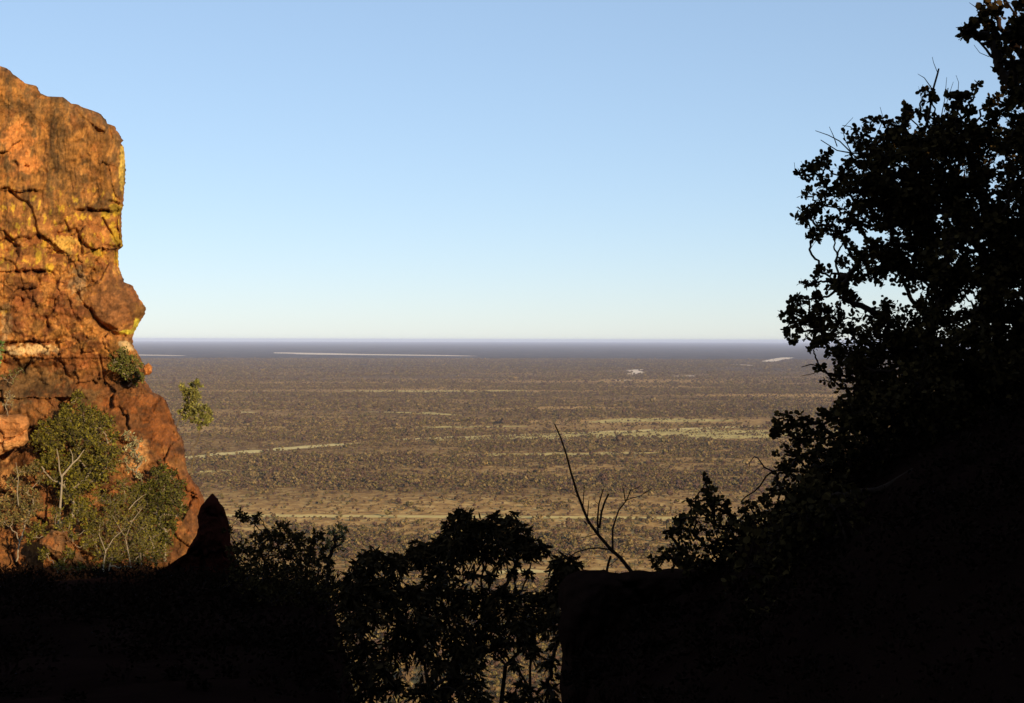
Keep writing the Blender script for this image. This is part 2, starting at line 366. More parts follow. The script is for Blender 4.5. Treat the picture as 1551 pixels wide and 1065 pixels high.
rid = 1-np.abs(fbm(PX/16, PY/14, 75, 5)); O += (.10+.16*low)*(rid-.8)*.9
O += .045*fbm(PX/3.2, PY/3.2, 76, 3)
CR = [([(112, 158), (116, 168), (122, 176), (130, 183), (140, 192)], .22, 1.8), ([(144, 195), (148, 199), (156, 200)], .6, 2.6), ([(164, 190), (166, 200), (171, 211)], .35, 2.0), ([(175, 190), (186, 213)], .3, 1.5),
      ([(118, 318), (130, 319), (137, 319), (150, 320), (163, 319)], .40, 1.8), ([(133, 317), (138, 319)], .5, 3), ([(165, 305), (175, 307), (182, 312), (187, 313)], .45, 2.0),
      ([(3, 286), (13, 285), (20, 293), (28, 302), (40, 307), (46, 314), (53, 332), (56, 352), (60, 362)], .45, 2.0), ([(0, 366), (10, 361), (17, 366), (22, 371), (29, 374)], .4, 2.2),
      ([(88, 353), (98, 351), (106, 349), (114, 347), (118, 357), (120, 365)], .35, 2.0), ([(121, 364), (128, 372), (134, 377), (143, 379)], .5, 2.2), ([(122, 362), (124, 386)], .4, 1.8),
      ([(74, 384), (90, 386), (105, 387), (124, 389), (140, 383)], .45, 2.2), ([(98, 335), (104, 350)], .3, 1.5), ([(161, 372), (170, 373), (180, 376)], .5, 2.2), ([(155, 330), (165, 348), (171, 358), (180, 374)], .35, 1.7),
      ([(2, 392), (12, 396), (22, 402), (24, 411)], .5, 2.5), ([(24, 411), (45, 410), (68, 411)], .3, 2.0), ([(5, 418), (4, 440)], .25, 2), ([(28, 412), (34, 435), (42, 452)], .25, 2),
      ([(5, 524), (20, 519), (35, 517), (60, 518), (85, 516), (100, 510)], .35, 2.0), ([(70, 480), (73, 495)], .45, 2.0), ([(150, 538), (155, 560), (160, 584)], .3, 1.6),
      ([(118, 445), (122, 455), (130, 464), (137, 468), (142, 480), (150, 490), (160, 498), (176, 508), (188, 508)], .7, 4.0), ([(22, 166+80), (26, 252)], .35, 2.2), ([(38, 252), (42, 252)], .5, 1.7)]
for pl, dp, wd in CR: O -= dp*np.exp(-(seglines(wx*.15+PX*.85, wy*.15+PY*.85, pl)/wd)**2)
def ledge(yf, x0, x1, proud, fade):
    """rock above the line stands proud of the rock under it"""
    yy = PY - (yf + 3*fbm(PX/20, 0*PX, 91, 3)); m = ss(x0-6, x0+3, PX)*ss(x1+6, x1-3, PX)
    return m*proud*np.where(yy < 0, np.exp(yy/fade), -np.exp(-yy/(fade*.6))*.6)
O += ledge(318, 115, 190, .22, 30) + ledge(376, 142, 192, .35, 14) + ledge(385, 70, 126, -.25, 20) + ledge(517, 0, 100, .28, 18) + ledge(602, -50, 110, .35, 10)
O += ledge(542, 20, 215, .15, 12) + ledge(596, 180, 260, -.3, 14) + ledge(288, -40, 60, .3, 22) + ledge(410, -60, 70, .3, 12) + ledge(300, -262, -50, .5, 30) + ledge(480, -262, -20, .5, 20)
# hollows
for (a, c, rx, ry_, dp) in [(60, 572, 42, 24, 1.0), (105, 368, 14, 14, .35), (100, 612, 14, 10, .9), (185, 573, 22, 12, .9), (35, 655, 20, 26, .8), (160, 790, 40, 40, .8), (20, 700, 18, 30, .8), (130, 845, 30, 20, .7)]:
    O -= dp*np.exp(-(((PX-a)/rx)**4+((PY-c)/ry_)**4))
BO = [(165, 396), (178, 404), (260, 420), (260, 505), (196, 506), (188, 500), (180, 501), (166, 495), (152, 489), (143, 480), (136, 467), (124, 456), (119, 446), (122, 436), (132, 432), (148, 428), (156, 412)]
bi = inpoly(PX, PY, BO); bd = seglines(PX, PY, BO+BO[:1]); bw = np.where(bi, 1, 0)*ss(0, 3.5, bd)
O = O*(1-.75*bw) + bw*(.45 + (PX-165)*.004 + (PY-450)*.004 - .012*np.maximum(168-PX, 0) + np.where(PX+.35*PY > 330, -.010*(PX+.35*PY-330), 0) + .10*fbm(PX/14, PY/18, 79, 4))
O *= ss(0, .25, dm)*.85+.15
D = D - O
V = P(PX, PY, D)
# sides and back: go on behind the silhouette, well inside the line of sight
k = np.linspace(0, 1, NB+1)[1:]**1.6
Ed = V[:, -1, :]; cv = np.array([0, 0, CAMZ])
back = []
for i, kk in enumerate(k):
    Q = cv + (Ed-cv)*(1+.42*kk); Q[:, 0] -= 5.5*kk+.5*kk**.5; Q[:, 2] += (-2.2*kk - .3*kk**.5)*ss(260, 200, ry) + .2*pn(ry/15, np.full(NR, i*.6), 77)*kk**.5
    back.append(Q)
V = np.concatenate([V]+[q_[:, None] for q_ in back], 1); NCC = NC+NB
# ---- colours
def lerp(a, c, t): return a + (np.asarray(c)-a)*np.asarray(t)[..., None]
col = np.zeros(PX.shape+(3,)) + np.array([.335, .138, .030])
SXW = PX+7*fbm(PX/30, PY/60, 100, 2); vs = fbm(SXW/22, PY/95, 101, 5, .6); bl = fbm(PX/48, PY/60, 102, 4); fi = fbm(PX/5, PY/6, 103, 4)
col = lerp(col, (.23, .10, .030), ss(-.4, .1, vs+.5*bl)*.9*up)               # desert varnish streaks
col = lerp(col, (.16, .085, .028), ss(-.05, .35, vs*.8+.5*fbm(PX/20, PY/50, 104, 3))*.8*up)
col = lerp(col, (.47, .205, .045), ss(.12, .42, fbm(SXW/8, PY/24, 105, 3)+.3*bl)*.55)
bl2 = fbm(PX/26, PY/22, 106, 4)
col = lerp(col, (.22, .075, .024), ss(.0, .3, bl2)*.8*(1-up))
col = lerp(col, (.50, .215, .055), ss(.15, .38, fbm(PX/15, PY/13, 107, 4))*.7*(1-up))
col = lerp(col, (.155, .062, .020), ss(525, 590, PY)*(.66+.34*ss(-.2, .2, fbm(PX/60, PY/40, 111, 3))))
col = lerp(col, (.42, .13, .03), ss(.18, .5, fbm(PX/20, PY/18, 108, 3))*.25)
col = lerp(col, (.68, .42, .035), ss(.30, .5, fbm(PX/8, PY/14, 109, 4))*.6*ss(270, 310, PY)*ss(430, 390, PY))   # yellow lichen
def patch(cx, cy, rx, ry_, c, s, a=.9):
    global col
    d = ((PX-cx)/rx)**2+((PY-cy)/ry_)**2 + 1.1*fbm(PX/9, PY/9, int(cx+cy*3) % 997, 4)
    col = lerp(col, c, ss(1.15, .5, d)*s)
YL = (.52, .31, .028)
for a in [(175, 318, 9, 9), (160, 325, 8, 6), (172, 352, 6, 14), (178, 362, 7, 10), (58, 386, 5, 14), (76, 405, 6, 8), (150, 383, 14, 5), (178, 395, 6, 12), (8, 470, 7, 8)]: patch(*a, YL, .85)
for a in [(98, 369, 20, 15)]: patch(*a, (.62, .36, .07), .8)
for a in [(165, 455, 38, 42), (175, 470, 30, 30)]: patch(*a, (.25, .10, .032), .85)
for a in [(207, 494, 6, 14), (194, 503, 14, 4)]: patch(*a, (.68, .52, .05), .95)
for a in [(185, 255, 5, 38), (190, 230, 4, 22)]: patch(*a, (.70, .42, .07), .95)  # paints a sunlit highlight along the cliff's right edge
for a in [(28, 215, 24, 32), (45, 250, 18, 14)]: patch(*a, (.58, .21, .05), .7)
for a in [(50, 530, 42, 9), (190, 525, 12, 8)]: patch(*a, (.68, .46, .20), .75)
for a in [(10, 490, 9, 32), (118, 430, 15, 25)]: patch(*a, (.34, .21, .09), .7)
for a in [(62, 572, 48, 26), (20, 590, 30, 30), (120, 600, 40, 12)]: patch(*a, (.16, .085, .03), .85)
for a in [(75, 165, 45, 18), (100, 250, 18, 60)]: patch(*a, (.17, .085, .026), .55)
for a in [(30, 460, 24, 45), (50, 445, 14, 20), (100, 470, 26, 24), (105, 545, 50, 18)]: patch(*a, (.22, .07, .022), .6)
for a in [(245, 640, 30, 45), (200, 610, 45, 14), (300, 740, 22, 40)]: patch(*a, (.23, .074, .018), .8)
for a in [(205, 690, 22, 28), (10, 740, 16, 40), (90, 790, 16, 12)]: patch(*a, (.50, .24, .075), .7)
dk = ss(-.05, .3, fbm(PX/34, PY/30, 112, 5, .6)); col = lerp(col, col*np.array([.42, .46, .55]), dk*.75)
col = col*(1+.30*fi[..., None])*(1+.22*fbm(PX/2.4, PY/3, 110, 2)[..., None])
col = np.clip(col, .01, .9)
cc = np.concatenate([col, np.repeat(col[:, -1:, :], NB, 1)], 1)
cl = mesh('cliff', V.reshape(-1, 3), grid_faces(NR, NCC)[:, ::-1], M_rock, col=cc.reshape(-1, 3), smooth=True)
tag(cl, kind='structure', label='tall sunlit orange sandstone cliff at the left with dark cracks and ledges')
# ------------------------------------------------------------------ rocks
def rock_outline(name, outline, D, thick, mt, label, group=None, bulge=.35, sub=5.0, rough=.06, seed=0, colr=None, tilt=0.0):
    """a boulder whose face follows an outline, with real thickness behind it"""
    o = np.array(outline, float); c = o.mean(0); n = 160
    oc = np.vstack([o, o[:1]]); s = np.concatenate([[0], np.cumsum(np.hypot(*np.diff(oc, axis=0).T))]); tt = np.linspace(0, s[-1], n, endpoint=False)
    ring = np.c_[np.interp(tt, s, oc[:, 0]), np.interp(tt, s, oc[:, 1])]
    ring += np.c_[pn(tt/7, tt*0, seed+30), pn(tt/7, tt*0, seed+31)]*1.2 + np.c_[pn(tt/2.5, tt*0, seed+32), pn(tt/2.5, tt*0, seed+33)]*.8
    size = math.sqrt(abs(np.sum(oc[:-1, 0]*oc[1:, 1]-oc[1:, 0]*oc[:-1, 1]))/2)
    rings = []
    fr = np.linspace(0, 1, 60)[1:]
    V = [np.r_[c, -1.0]]
    prof = []
    for f in fr:                      # front, centre to rim
        p = c+(ring-c)*f; z = -bulge*max(0, 1-f**6)**.6; prof.append((p, np.full(n, z), f))
    for f, zz in [(1.0, .15), (.98, .35), (.93, .6), (.82, .85), (.6, 1.0), (.3, 1.05)]:
        prof.append((c+(ring-c)*f, np.full(n, zz), f))
    allp = [np.c_[c[None], [[-bulge]]]] + [np.c_[p, z] for p, z, f in prof] + [np.c_[c[None], [[1.05]]]]
    Q = np.vstack(allp)
    dd = D + Q[:, 2]*thick + tilt*(Q[:, 0]-c[0])/F0*D
    amp = rough*size*D/F0
    front = Q[:, 2] < .1
    nzv = fbm(Q[:, 0]/size*3, Q[:, 1]/size*3, seed, 5); nz2 = 1-np.abs(fbm(Q[:, 0]/size*5, Q[:, 1]/size*5, seed+9, 4))
    fs = np.random.default_rng(seed); fc = fs.uniform(Q[:, :2].min(0), Q[:, :2].max(0), (9, 2)); fo = fs.uniform(-1, 1, (9, 3))
    wq = Q[:, :2]+.12*size*np.c_[nzv, nz2-.7]; di = np.hypot(wq[:, None, 0]-fc[None, :, 0], wq[:, None, 1]-fc[None, :, 1]); wi = di.argmin(1)
    ds = np.sort(di, 1); facet = fo[wi, 0]*.5+(fo[wi, 1]*(wq[:, 0]-fc[wi, 0])+fo[wi, 2]*(wq[:, 1]-fc[wi, 1]))/size*1.2 - .9*np.exp(-((ds[:, 1]-ds[:, 0])/(.035*size))**2)
    dd = dd - amp*2*(nzv+.6*(nz2-.7)+facet*np.clip(1.15-np.hypot(*((Q[:, :2]-c)/size).T), .1, 1))*np.where(front, 1, .4)
    Vw = P(Q[:, 0], Q[:, 1], dd)
    m = ~front
    Vw[m, 2] += amp*.4*pn(Q[m, 0]/size*4, Q[m, 2]*3, seed+2)
    k = len(prof); F = []
    F3 = []
    for j in range(n):
        j2 = (j+1) % n; F3.append((0, 1+j2, 1+j)); F3.append((1+k*n, 1+(k-1)*n+j, 1+(k-1)*n+j2))
    for r in range(k-1):
        a = 1+r*n
        for j in range(n):
            j2 = (j+1) % n; F.append((a+j, a+j2, a+n+j2, a+n+j))
    cc = None
    if colr is not None:
        cc = np.array(colr[0])[None]*(1+.5*nzv[:, None]); w_ = ss(.0, .35, fbm(Q[:, 0]/size*2.2, Q[:, 1]/size*2.2, seed+5, 4))[:, None]
        cc = cc*(1-w_)+np.array(colr[1])[None]*w_
        if len(colr) > 2:
            for (a, c_, r_, kc) in colr[2]:
                ww = ss(1.2, .6, np.hypot(Q[:, 0]-a, Q[:, 1]-c_)/r_ + .4*nzv)[:, None]*.9; cc = cc*(1-ww)+np.array(kc)[None]*ww
        cc = np.clip(cc, .01, .9)
    ob = mesh(name, Vw, [np.array(F)[:, ::-1], np.array(F3)[:, ::-1]], mt, col=cc, smooth=True)
    tag(ob, label, 'boulder' if name == 'boulder' else 'rock', group); return ob
rock_outline('rock', [(219, 553), (226, 550), (231, 556), (230, 563), (225, 569), (219, 568), (216, 560)], 77.5, .7, M_rock, 'small round orange rock knob on the cliff rim beside the green shrub', bulge=.4, rough=.05, seed=8, colr=[(.50, .19, .05), (.36, .12, .03)])
rock_outline('boulder', [(-60, 628), (0, 629), (30, 628), (41, 631), (44, 641), (42, 655), (43, 668), (36, 676), (20, 680), (0, 690), (-30, 700), (-70, 690)], 72.5, 3.0, M_rock, 'flat-topped orange block at the left frame edge among the trees', bulge=.25, rough=.06, seed=12, colr=[(.42, .17, .05), (.60, .28, .09)], tilt=.2)
rock_outline('boulder', [(62, 818), (78, 803), (96, 806), (112, 822), (126, 846), (152, 890), (138, 896), (112, 880), (90, 868), (66, 860)], 68.0, 1.6, M_rock, 'sloping grey-orange slab under the trees at the foot of the cliff', bulge=.12, rough=.11, seed=14, colr=[(.20, .095, .035), (.30, .11, .03)], tilt=.1)
rock_outline('boulder', [(190, 900), (235, 872), (262, 853), (280, 842), (287, 826), (297, 812), (301, 798), (299, 782), (303, 768), (310, 760), (316, 752), (322, 747), (330, 757), (340, 773), (347, 795), (350, 825), (358, 850), (378, 878), (410, 930), (200, 940)], 45.0, 4.0, M_spur, 'pointed dark red rock spur standing in shade right of the cliff foot', bulge=.2, rough=.05, seed=17)  # left side of the outline follows a shadow edge
rock_outline('boulder', [(848, 885), (858, 872), (872, 866), (886, 863), (905, 864), (915, 862), (924, 867), (938, 868), (952, 866), (966, 863), (982, 866), (1005, 864), (1040, 866), (1090, 862), (1160, 880), (1200, 960), (1210, 1130), (1000, 1180), (862, 1160), (856, 1090), (847, 1040), (852, 990), (845, 950), (851, 925), (844, 905)], 10.3, 1.3, M_shaderock, 'flat-topped black boulder in deep shade at the bottom, right of centre', bulge=.25, rough=.05, seed=21)
# ------------------------------------------------------------------ plants
ROUND = (np.array([(0, 0), (.28, .38), (.62, .50), (.92, .33), (1.0, 0), (.92, -.33), (.62, -.50), (.28, -.38)]), 8)
OVAL = (np.array([(0, 0), (.25, .42), (.6, .46), (1.0, 0), (.6, -.46), (.25, -.42)]), 6)
def leaves(name, Cn, A, Nn, Ls, Ws, shape, cols, mt, parent, dtone=.35):
    T, k = shape; n = len(Cn)
    A = A/np.linalg.norm(A, axis=1)[:, None]; B = np.cross(Nn, A); B /= np.linalg.norm(B, axis=1)[:, None]+1e-9; Nn = np.cross(A, B)
    V = Cn[:, None, :] + A[:, None, :]*(T[None, :, :1]*Ls[:, None, None]) + B[:, None, :]*(T[None, :, 1:]*Ws[:, None, None]) \
        + Nn[:, None, :]*((-.5*np.abs(T[None, :, 1:])+.18*np.sin(T[None, :, :1]*3.1))*Ws[:, None, None]*.8)
    F = np.arange(n*k).reshape(n, k)
    c = np.array(cols)[RNG.integers(0, len(cols), n)]*RNG.uniform(1-dtone, 1+dtone, (n, 1)); c = np.repeat(c, k, 0)
    return mesh(name, V.reshape(-1, 3), F, mt, parent, col=c)
def tubes(name, segs, mt, parent, sides0=5):
    """segs: list of (points (n,3), radii (n,))"""
    Vs = []; Fs = []; off = 0
    for sg_ in segs:
        p, r = sg_[0], sg_[1]; sides = sg_[2] if len(sg_) > 2 else sides0; a = np.arange(sides)*2*np.pi/sides
        p = np.asarray(p, float); r = np.asarray(r, float); n = len(p)
        d = np.gradient(p, axis=0); d /= np.linalg.norm(d, axis=1)[:, None]+1e-9
        up_ = np.where(np.abs(d[:, 1:2]) > .9, np.array([[1, 0, 0]]), np.array([[0, 1, 0]]))
        u = np.cross(d, up_); u /= np.linalg.norm(u, axis=1)[:, None]+1e-9; v = np.cross(d, u)
        ring = p[:, None]+r[:, None, None]*(np.cos(a)[None, :, None]*u[:, None]+np.sin(a)[None, :, None]*v[:, None])
        Vs.append(ring.reshape(-1, 3)); i = np.arange(n-1)[:, None]*sides; j = np.arange(sides)[None]; j2 = (j+1) % sides
        Fs.append(np.stack([off+i+j, off+i+j2, off+i+sides+j2, off+i+sides+j], -1).reshape(-1, 4)); off += n*sides
    return mesh(name, np.vstack(Vs), np.vstack(Fs), mt, parent, smooth=True)
def wiggle(p0, p1, n, amp, sag=0.0):
    t = np.linspace(0, 1, n)[:, None]; p = p0+(p1-p0)*t; L_ = np.linalg.norm(p1-p0)
    k = RNG.uniform(0, 99); o = np.stack([pn(t[:, 0]*2.5+k+i*9, t[:, 0]*0, 5) for i in range(3)], -1)*L_*amp*np.sin(t*np.pi)
    o[:, 2] += sag*L_*np.sin(t[:, 0]*np.pi); return p+o
def skeleton(base, tips, r0, rtip, amp=.25):
    """joins every tip to the nearest earlier node, thick at the base"""
    tips = np.asarray(tips); order = np.argsort(np.linalg.norm(tips-base, axis=1))
    nodes = [np.asarray(base, float)]; par = [-1]; 
    for i in order:
        d = np.array([np.linalg.norm(tips[i]-q) + .35*np.linalg.norm(q-base) for q in nodes]); j = int(np.argmin(d))
        mid = nodes[j]*.45+tips[i]*.55 + RNG.normal(size=3)*np.linalg.norm(tips[i]-nodes[j])*.08
        nodes.append(mid); par.append(j); nodes.append(tips[i]); par.append(len(nodes)-2)
    w_ = np.zeros(len(nodes)); w_[1:] = 1
    for i in range(len(nodes)-1, 0, -1): w_[par[i]] += w_[i]*.9
    w_[0] = max(w_); rad = rtip+(r0-rtip)*(w_/w_[0])**.8
    segs = []
    for i in range(1, len(nodes)):
        p = wiggle(nodes[par[i]], nodes[i], 6, amp); rs = np.linspace(min(rad[par[i]], rad[i]*1.5), rad[i], 6); segs.append((p, rs))
    return segs
def plant(name, label, cat, blobs, base, r0, shape, lsize, ratio, cols, mt, barkm, per=14, nleaf=9, slen=None, droop=0.0, group=None, rtip=None,
          upb=.35, extra=None, twig=.0016, ref=18.0, amp=.25, dtone=.35, spread=1.0, partname='crown', depth=1.1, rosette=False):
    """blobs: (px, py, radius px, distance)"""
    root = empty(name, base); tag(root, label, cat, group)
    Cn = []; A = []; Nn = []; Ls = []; tw = []; tips = []
    for (bx, by, br, bd) in blobs:
        c = P(bx, by, bd); r = br/F0*bd; tips.append(c)
        sl = slen or r*.9
        n = max(2, int(round(per*min(1.4, max(.22, (br/ref)**1.25)))))
        for _ in range(n):
            u = RNG.normal(size=3); u /= np.linalg.norm(u)
            st = c + u*r*RNG.uniform(.1, .75)**.7*np.array([spread, depth, 1])*.8
            d = u*.8 + RNG.normal(size=3)*.45; d[2] += upb; d /= np.linalg.norm(d)
            ll = min(sl, r*1.1)*RNG.uniform(.5, 1.15); m = max(3, int(nleaf*RNG.uniform(.6, 1.3)))
            t_ = np.linspace(0.12, 1, m); path = st + d*(ll*t_)[:, None]; path[:, 2] -= droop*ll*t_**2
            path += .05*ll*np.cumsum(RNG.normal(size=(m, 3)), 0)/math.sqrt(m)
            side = np.cross(d, RNG.normal(size=3)); side /= np.linalg.norm(side); s2_ = np.cross(d, side)
            ph = np.arange(m)*2.4 + RNG.uniform(0, 6)
            a_ = (np.cos(ph)[:, None]*side+np.sin(ph)[:, None]*s2_)*.9 + d*.55 + RNG.normal(size=(m, 3))*.25; a_[:, 2] -= droop*.9
            Cn.append(path); A.append(a_); Nn.append(RNG.normal(size=(m, 3))+np.array([0, 0, .8])); Ls.append(np.full(m, lsize)*RNG.uniform(.5, 1.3, m))
            if twig: tw.append((np.vstack([c*.35+st*.65, st, path[m//2], path[-1]]), np.array([twig*1.6, twig*1.3, twig, twig*.6])))
    Cn = np.vstack(Cn); A = np.vstack(A); Nn = np.vstack(Nn); Ls = np.concatenate(Ls)
    leaves(partname, Cn, A, Nn, Ls, Ls*ratio, shape, cols, mt, root, dtone)
    sg = skeleton(np.array(base), tips, r0, rtip or r0*.10, amp)
    if extra: sg += extra
    if twig: sg += [(p_, r_, 3) for p_, r_ in tw]
    tubes('trunk', sg, barkm, root, 6)
    return root
def pl3(pts, D, dd=None):
    D = np.full(len(pts), D) if dd is None else np.array(dd); return P([p[0] for p in pts], [p[1] for p in pts], D)
def gpt(px, D, sink=.15):
    p = P(px, 600, D); return (p[0], D, ground(p[0], D)-sink)
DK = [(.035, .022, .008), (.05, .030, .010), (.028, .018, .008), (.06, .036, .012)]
# --- big tree at the right
bl_ = []
OUT = [(1235,262,17),(1212,266,6),(1243,244,10),(1254,234,5),(1222,290,8),(1213,322,10),(1226,330,13),(1245,312,16),(1240,350,12),(1232,360,9),(1262,340,14),(1252,284,15),(1276,300,18),(1276,368,9),
       (1262,355,10),(1290,330,20),(1276,270,8),(1284,262,14),(1300,290,26),(1302,248,18),(1298,215,13),(1310,205,12),(1318,190,10),(1330,230,24),(1300,345,12),(1310,320,16),
       (1345,200,14),(1358,190,14),(1375,178,12),(1372,168,8),(1388,170,5),(1365,215,24),(1395,215,20),(1402,140,7),(1410,150,9),(1400,175,8),(1420,215,24),(1430,190,14),(1450,165,13),(1447,148,9),(1460,150,7),(1478,133,5),(1472,150,6),(1466,172,10),
       (1445,210,24),(1475,205,18),(1505,180,12),(1492,160,8),(1512,152,8),(1522,165,12),(1500,215,22),(1535,150,12),(1540,190,22),(1530,135,7),(1545,120,12),
       (1266,398,5),(1280,403,6),(1290,388,10),(1300,400,13),(1295,425,14),(1315,415,20),(1318,375,14),(1335,385,18),(1245,414,9),(1262,428,9),(1237,428,6),(1217,430,4),(1272,440,12),(1285,455,16),
       (1207,460,11),(1192,473,10),(1197,492,11),(1212,480,15),(1232,452,9),(1240,475,14),(1199,512,6),(1222,500,16),(1243,500,16),(1262,480,18),(1232,530,9),(1248,520,12),(1266,515,18),(1282,500,18),(1290,530,22),(1272,545,14),(1245,562,6),(1258,575,8),(1285,570,18),(1300,555,22)]
for a in OUT: bl_.append((a[0], a[1], a[2], RNG.uniform(8.3, 9.3)))
POLY = [(1300,300),(1318,235),(1360,215),(1460,200),(1500,205),(1570,180),(1600,180),(1600,640),(1290,640),(1285,585),(1300,540),(1325,500),(1312,430),(1335,395),(1330,355)]
GAPS = [(1302,362,14),(1368,455,9),(1345,440,8),(1458,470,9),(1395,437,6),(1510,275,5),(1452,400,5),(1370,350,5),(1478,332,4),(1325,340,5),(1335,560,0),(1310,460,7),(1425,510,6)]
for gy in np.arange(205, 640, 25):
    for gx in np.arange(1290, 1600, 25):
        x_ = gx+RNG.uniform(-9, 9); y_ = gy+RNG.uniform(-9, 9)
        if not inpoly(np.array(x_), np.array(y_), POLY): continue
        if any(math.hypot(x_-a, y_-c) < r+14 for a, c, r in GAPS): continue
        for dlo, dhi in ((8.2, 9.2), (9.2, 10.4)):
            if y_ < 540 and RNG.uniform() < .12: continue
            bl_.append((x_+RNG.uniform(-6, 6), y_+RNG.uniform(-6, 6), RNG.uniform(19, 26), RNG.uniform(dlo, dhi)))
base = gpt(1500, 9.3)
def dead(pts, D, r0, r1, n=5):
    p = pl3(pts, D); r0, r1 = r0*1.15, r1*1.25; return (p, np.linspace(r0, r1, len(pts)))
tw_ = [dead([(1345,236),(1318,233),(1290,232),(1268,228),(1243,212)], 8.8, .006, .002), dead([(1290,232),(1272,214),(1255,205),(1235,198)], 8.8, .004, .0015), dead([(1268,222),(1262,205),(1256,192)], 8.8, .003, .0012), dead([(1290,232),(1280,212),(1276,195),(1292,178)], 8.8, .003, .001),
       dead([(1325,236),(1310,220),(1300,205),(1288,192),(1276,190)], 8.8, .004, .0015), dead([(1318,225),(1330,200),(1338,180),(1333,162)], 8.8, .003, .001),
       dead([(1400,200),(1408,170),(1412,140),(1420,112),(1422,104)], 8.7, .007, .004), dead([(1412,135),(1400,118),(1390,112)], 8.7, .003, .001), dead([(1420,110),(1414,95),(1412,86)], 8.7, .002, .001), dead([(1425,180),(1431,150),(1434,117)], 8.9, .003, .001),
       dead([(1430,170),(1438,142),(1444,124)], 8.9, .002, .001), dead([(1451,140),(1452,125),(1448,114)], 8.9, .002, .001), dead([(1410,190),(1398,165),(1394,140),(1398,128)], 8.9, .003, .001), dead([(1310,590),(1275,588),(1258,572),(1245,555),(1228,552),(1214,556)], 9.0, .008, .002), dead([(1245,558),(1232,566),(1212,570)], 9.0, .003, .001), dead([(1262,570),(1270,550),(1262,545)], 9.0, .003, .001),
       dead([(1210,265),(1204,255),(1203,246)], 8.7, .0015, .001), dead([(1240,360),(1232,370),(1226,380)], 8.7, .0015, .001)]
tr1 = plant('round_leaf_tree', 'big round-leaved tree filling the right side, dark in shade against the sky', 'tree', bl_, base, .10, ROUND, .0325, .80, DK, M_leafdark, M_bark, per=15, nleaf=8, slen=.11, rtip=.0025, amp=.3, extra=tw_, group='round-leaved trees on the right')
# --- overhanging branch of a second tree at the top right corner
OB = [(1462,47,9),(1472,42,9),(1455,50,5),(1468,54,6),(1478,38,5),(1490,22,11),(1484,28,7),(1500,14,12),(1508,20,11),(1495,40,12),(1503,32,13),(1517,12,7),(1490,8,6),(1498,55,6),(1512,60,6),(1522,68,12),(1515,78,10),(1530,60,16),(1542,70,16),(1538,50,14),(1548,30,14),(1545,15,10),(1534,28,5),(1548,85,12),(1513,102,5),(1521,106,5),(1524,116,5),(1530,124,7),(1538,128,9),(1545,110,12),(1536,104,6),(1545,140,10),(1560,60,25),(1565,110,25),(1560,20,25),(1555,150,18),(1570,160,22),(1580,90,25)]
p0 = P(1640, 120, 8.4)
plant('round_leaf_tree', 'leafy round-leaved branch reaching into the top right corner of the sky', 'tree',
      [(a, c, r, RNG.uniform(7.9, 8.6)) for a, c, r in OB], gpt(1720, 8.6), .07, ROUND, .036, .8, DK, M_leafdark, M_bark, per=8, nleaf=8, slen=.09, rtip=.004,
      extra=[dead([(1640,140),(1580,105),(1548,92),(1530,94),(1512,92),(1500,84),(1494,75),(1484,64),(1470,52)], 8.2, .012, .004), dead([(1520,80),(1506,70),(1497,66),(1486,66)], 8.2, .006, .003), dead([(1497,66),(1497,45),(1492,20)], 8.2, .005, .002), dead([(1560,50),(1540,25),(1528,8),(1518,-8)], 8.2, .007, .004), dead([(1498,86),(1484,80),(1475,68)], 8.2, .002, .001), dead([(1488,18),(1478,11),(1468,4)], 8.2, .003, .001)])
# --- shrubs on the right bank
def band(poly, step, r0, r1, d0, d1, layers=1):
    o = []; xs = [p[0] for p in poly]; ys = [p[1] for p in poly]
    for gy in np.arange(min(ys), max(ys), step):
        for gx in np.arange(min(xs), max(xs), step):
            x_ = gx+RNG.uniform(-.4, .4)*step; y_ = gy+RNG.uniform(-.4, .4)*step
            if inpoly(np.array(x_), np.array(y_), poly):
                for _ in range(layers): o.append((x_, y_, RNG.uniform(r0, r1), RNG.uniform(d0, d1)))
    return o
b2 = [(a, c, r, RNG.uniform(8.6, 9.4)) for a, c, r in [(1242,628,6),(1243,640,6),(1258,622,6),(1259,634,7),(1272,620,9),(1283,630,14),(1180,634,6),(1193,630,7),(1178,655,9),(1187,645,10),(1200,650,12),(1196,668,13),(1215,632,5),(1222,642,8),(1215,660,14),(1232,655,12),(1240,672,18),(1262,660,18),(1204,690,10),(1188,688,9),(1215,690,16),(1240,700,20),(1270,690,22),(1196,710,12),(1180,716,9),(1208,722,16),(1180,732,10),(1235,730,22),(1165,748,10),(1190,750,18),(1155,765,10)]]
b2 += band([(1290,600),(1600,600),(1600,760),(1200,770),(1230,700)], 34, 24, 32, 8.6, 9.6, 1)
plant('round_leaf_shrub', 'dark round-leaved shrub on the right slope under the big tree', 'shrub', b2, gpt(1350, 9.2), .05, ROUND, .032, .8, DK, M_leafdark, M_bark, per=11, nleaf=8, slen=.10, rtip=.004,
      extra=[dead([(1210,715),(1185,712),(1170,714),(1158,708),(1148,694),(1142,692),(1136,700),(1134,710)], 9.0, .006, .0015), dead([(1170,714),(1160,722),(1152,735),(1142,745),(1130,752),(1122,760)], 9.0, .005, .003), dead([(1158,708),(1152,712)], 9.0, .002, .001)])
